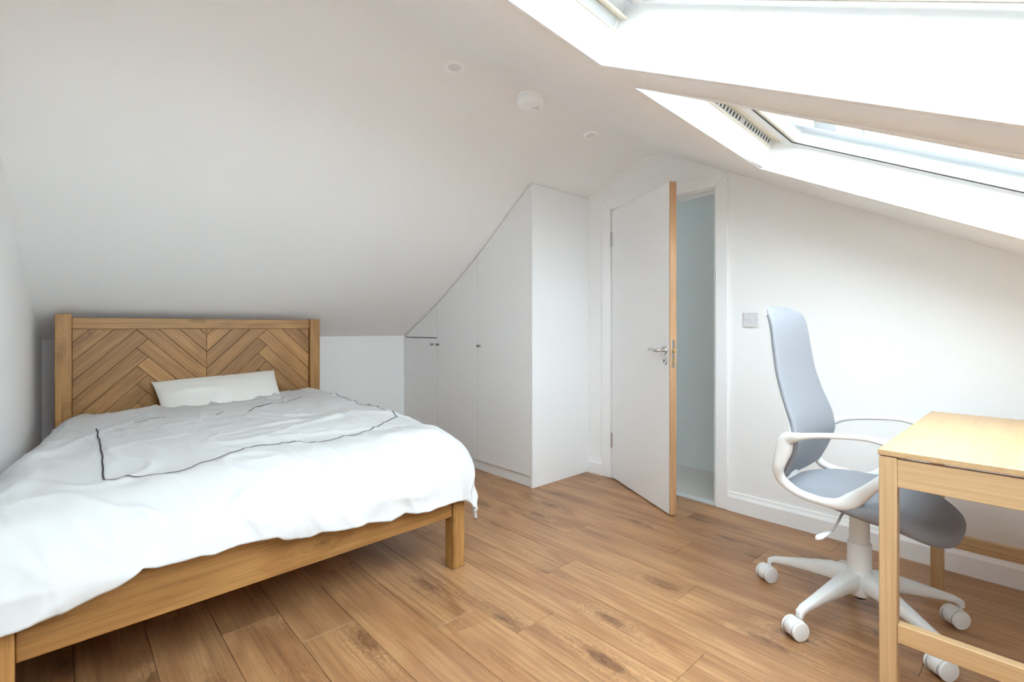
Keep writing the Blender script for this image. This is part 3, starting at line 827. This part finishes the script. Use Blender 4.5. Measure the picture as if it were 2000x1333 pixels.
# star base
MB().lathe([(.022, .085), (.045, .088), (.052, .10), (.050, .150), (.044, .178), (.041, .182)], None, 40).build('base_hub', M_chairw, chair, smooth=40)
MB().lathe([(.020, .070), (.024, .074), (.024, .10)], None, 24).build('column_foot', M_dark, chair, smooth=40)
MB().lathe([(.0405, .165), (.0405, .282), (.038, .286)], None, 40).build('column_sleeve', M_chairw, chair, smooth=40)
MB().lathe([(.0345, .25), (.0330, .395), (.030, .398)], None, 40).build('column_sleeve', M_chairw, chair, smooth=40)
MB().lathe([(.020, .38), (.020, .43)], None, 24).build('gas_spring', M_flap, chair, smooth=40)
MB().box(-.085, .085, -.13, .12, .415, .447).build('tilt_mechanism', M_chairw, chair, bevel=.012, segs=3)
for ang, tw in ((85, -118), (161, -122), (235, -128), (306, -131), (18, -110)):
    a = radians(ang)
    R = Matrix.Rotation(a, 4, 'Z')
    path = [Vector((x, 0, z)) for x, z in ((.03, .142), (.10, .140), (.20, .123), (.28, .107), (.318, .099))]
    lg = MB().sweep([R @ p for p in path] + [R @ Vector((.338, 0, .088)), R @ Vector((.340, 0, .072))],
                    [.030, .027, .021, .017, .0155, .014, .012], [.036, .033, .022, .0145, .012, .012, .010], seg=16, power=.55)
    leg = lg.build('base_leg', M_chairw, chair, smooth=50)
    C = R @ Vector((.338, 0, 0)); wr = .034
    T = Matrix.Translation((C.x, C.y, 0)) @ Matrix.Rotation(radians(tw), 4, 'Z')
    trail = -.020
    cas = MB().lathe([(.008, .055), (.008, .085), (.0125, .086), (.0125, .092)], T, 16)
    cas.lathe([(.018, -.022), (.031, -.020), (.034, -.014), (.034, .014), (.031, .020), (.018, .022)],
              T @ Matrix.Translation((0, trail, wr + .003)) @ Matrix.Rotation(pi / 2, 4, 'Y'), 32)
    cb = cas.build('caster', M_chairw, leg, smooth=40)
    for s_ in (-1, 1):
        W_ = T @ Matrix.Translation((s_ * .0195, trail, wr + .0005)) @ Matrix.Rotation(pi / 2, 4, 'Y')
        gr = MB().lathe([(.0325, -.004), (.0325, .005)], W_, 32)
        gr.build('caster_groove', M_groove, leg, smooth=40)
        W2 = T @ Matrix.Translation((s_ * .0265, trail, wr + .0002)) @ Matrix.Rotation(pi / 2 * s_, 4, 'Y')
        MB().lathe([(.0330, -.005), (.0340, .001), (.0315, .0045), (.016, .0070), (.002, .0075)], W2, 32).build('caster_wheel', M_wheel, leg, smooth=40)
# height lever and far lever
MB().sweep([Vector(p) for p in ((-.06, .02, .425), (-.14, .025, .420), (-.160, .03, .400), (-.185, .04, .372), (-.215, .05, .366))], .0045, .0045, seg=8).build('lever_rod', M_alu, chair, smooth=60)
MB().sweep([Vector(p) for p in ((-.205, .046, .367), (-.225, .053, .364), (-.262, .066, .357), (-.275, .070, .354))], [.006, .011, .013, .006], [.005, .006, .006, .004], seg=12, power=.7).build('lever_paddle', M_plastic, chair, smooth=60)
MB().sweep([Vector(p) for p in ((.06, -.10, .425), (.10, -.13, .40), (.115, -.14, .365))], .0045, .0045, seg=8).build('lever_rod', M_alu, chair, smooth=60)
# seat
SYC, SA, SB = -.032, .250, .272
def seat_out(an):
    c, s_ = cos(an), sin(an); k = 2 / 3.0
    x = math.copysign(abs(c) ** k, c) * SA; y = math.copysign(abs(s_) ** k, s_) * SB
    x *= 1 - .10 * max(y / SB, 0) ** 2
    return x, y + SYC
def seat_drop(y): return .055 * sstep(-.12, -.31, y) + .010 * sstep(.1, .25, y)
def ring_mesh(rows, seg=72):
    m = MB()
    for sc, zf in rows:
        for k in range(seg):
            x, y = seat_out(2 * pi * k / seg)
            x, y = x * sc, (y - SYC) * sc + SYC
            m.v.append((x, y, zf(x, y)))
    for r in range(len(rows) - 1):
        for k in range(seg):
            k2 = (k + 1) % seg; m.f.append((r * seg + k, r * seg + k2, (r + 1) * seg + k2, (r + 1) * seg + k))
    m.f.append(tuple(range(seg))[::-1]); m.f.append(tuple((len(rows) - 1) * seg + k for k in range(seg)))
    return m
ZT = .508
def seat_th(y): return lerp(1.12, .50, sstep(-.16, .16, y))
rows = [(.05, lambda x, y: ZT - .012 - seat_drop(y))]
for sc, dz in ((.3, .011), (.55, .007), (.75, .003), (.88, .002), (.95, .007), (.985, .016), (1.0, .028), (.995, .044), (.975, .056), (.93, .064)):
    rows.append((sc, (lambda d: lambda x, y: ZT - d * seat_th(y) - seat_drop(y))(dz)))
rows.append((.5, lambda x, y: ZT - .066 * seat_th(y) - seat_drop(y) * .9)); rows.append((.05, lambda x, y: ZT - .066 * seat_th(y) - seat_drop(y) * .9))
ring_mesh(rows).build('seat_cushion', M_fabric, chair, smooth=180)
# backrest: fabric pad and white shell
BT = [(.50, .190, .718), (.54, .205, .700), (.60, .226, .674), (.68, .240, .648), (.75, .238, .660), (.845, .222, .695), (.94, .211, .722), (1.04, .204, .737), (1.10, .200, .744), (1.14, .197, .751),
      (1.165, .193, .759), (1.185, .188, .768), (1.197, .184, .775), (1.21, .180, .783)]
def sm_interp(col, z):
    tab = [(r[0], r[col]) for r in BT]
    return (interp(tab, z - .015) + 2 * interp(tab, z) + interp(tab, z + .015)) / 4
def back_surf(grow, yoff, nu=28, nv=56):
    m = MB()
    for j in range(nv + 1):
        for i in range(nu + 1):
            u = sin((2 * i / nu - 1) * pi / 2); v = sin((j / nv - .5) * pi) * .5 + .5
            zt = 1.208 + grow - .034 * abs(u) ** 4; zb = .508 - grow + .035 * abs(u) ** 4
            z = lerp(zb, zt, v)
            hw = sm_interp(1, z) + grow
            m.v.append((hw * u, sm_interp(2, z) - .50 + .030 * (1 - u * u) + yoff, z))
    for j in range(nv):
        for i in range(nu):
            a = j * (nu + 1) + i; m.f.append((a, a + 1, a + nu + 2, a + nu + 1))
    return m
o = back_surf(.001, .0).build('backrest_pad', M_fabric, chair, smooth=180, fix=False)
md = o.modifiers.new('pad', 'SOLIDIFY'); md.thickness = .018; md.offset = 0
o = back_surf(.0, .012).build('backrest_shell', M_chairw, chair, smooth=180, fix=False)
md = o.modifiers.new('shell', 'SOLIDIFY'); md.thickness = .009; md.offset = 0
# spine connecting backrest and seat
MB().sweep([Vector(p) for p in ((0, .10, .435), (0, .20, .44), (0, .245, .47), (0, .245, .54), (0, .225, .62))], [.05, .055, .06, .06, .04], [.012, .014, .016, .014, .008], up=Vector((0, 1, .3)), seg=16, power=.6)\
    .build('back_bracket', M_chairw, chair, smooth=50)
# loop arms
LOOP = [(.178, .694, .020, .026), (.150, .707, .020, .019), (.110, .719, .022, .012), (.062, .729, .024, .0095), (.0, .737, .025, .009), (-.06, .742, .025, .009), (-.110, .739, .024, .009),
        (-.150, .724, .022, .010), (-.172, .700, .019, .011), (-.172, .668, .017, .012), (-.150, .640, .016, .014), (-.115, .602, .016, .017), (-.075, .556, .016, .021), (-.030, .510, .018, .027),
        (.010, .488, .019, .021), (.06, .485, .018, .015), (.115, .490, .018, .014), (.165, .502, .018, .015), (.202, .526, .018, .017), (.212, .565, .018, .019), (.201, .610, .018, .024), (.188, .655, .019, .030)]
def catmull(pts, n):
    out = []; L_ = len(pts)
    for i in range(L_):
        p0, p1, p2, p3 = (pts[(i + k) % L_] for k in (-1, 0, 1, 2))
        for q in range(n):
            t_ = q / n
            out.append(tuple(.5 * ((2 * b) + (-a + c) * t_ + (2*a - 5*b + 4*c - d) * t_ * t_ + (-a + 3*b - 3*c + d) * t_ ** 3) for a, b, c, d in zip(p0, p1, p2, p3)))
    return out
for s_ in (-1, 1):
    pts = catmull(LOOP, 4)
    path = []; ra = []; rb = []
    for y, z, wx, tp in pts:
        inw = .03 * sstep(.60, .50, z) + .02 * sstep(.12, .2, y)
        path.append(Vector((s_ * (.268 - inw), y, z))); ra.append(tp); rb.append(wx)
    m = MB(); n_ = len(path); seg = 12
    for i, p in enumerate(path):
        t_ = (path[(i + 1) % n_] - path[i - 1]); t_.x = 0; t_.normalize()
        nn = Vector((0, -t_.z, t_.y))
        for k in range(seg):
            an = 2 * pi * k / seg; c, d = cos(an), sin(an)
            c = math.copysign(abs(c) ** .75, c); d = math.copysign(abs(d) ** .75, d)
            m.v.append(tuple(p + Vector((1, 0, 0)) * (rb[i] * c) + nn * (ra[i] * d)))
    for i in range(n_):
        j = (i + 1) % n_
        for k in range(seg):
            k2 = (k + 1) % seg; m.f.append((i * seg + k, i * seg + k2, j * seg + k2, j * seg + k))
    m.build('armrest', M_chairw, chair, smooth=60)
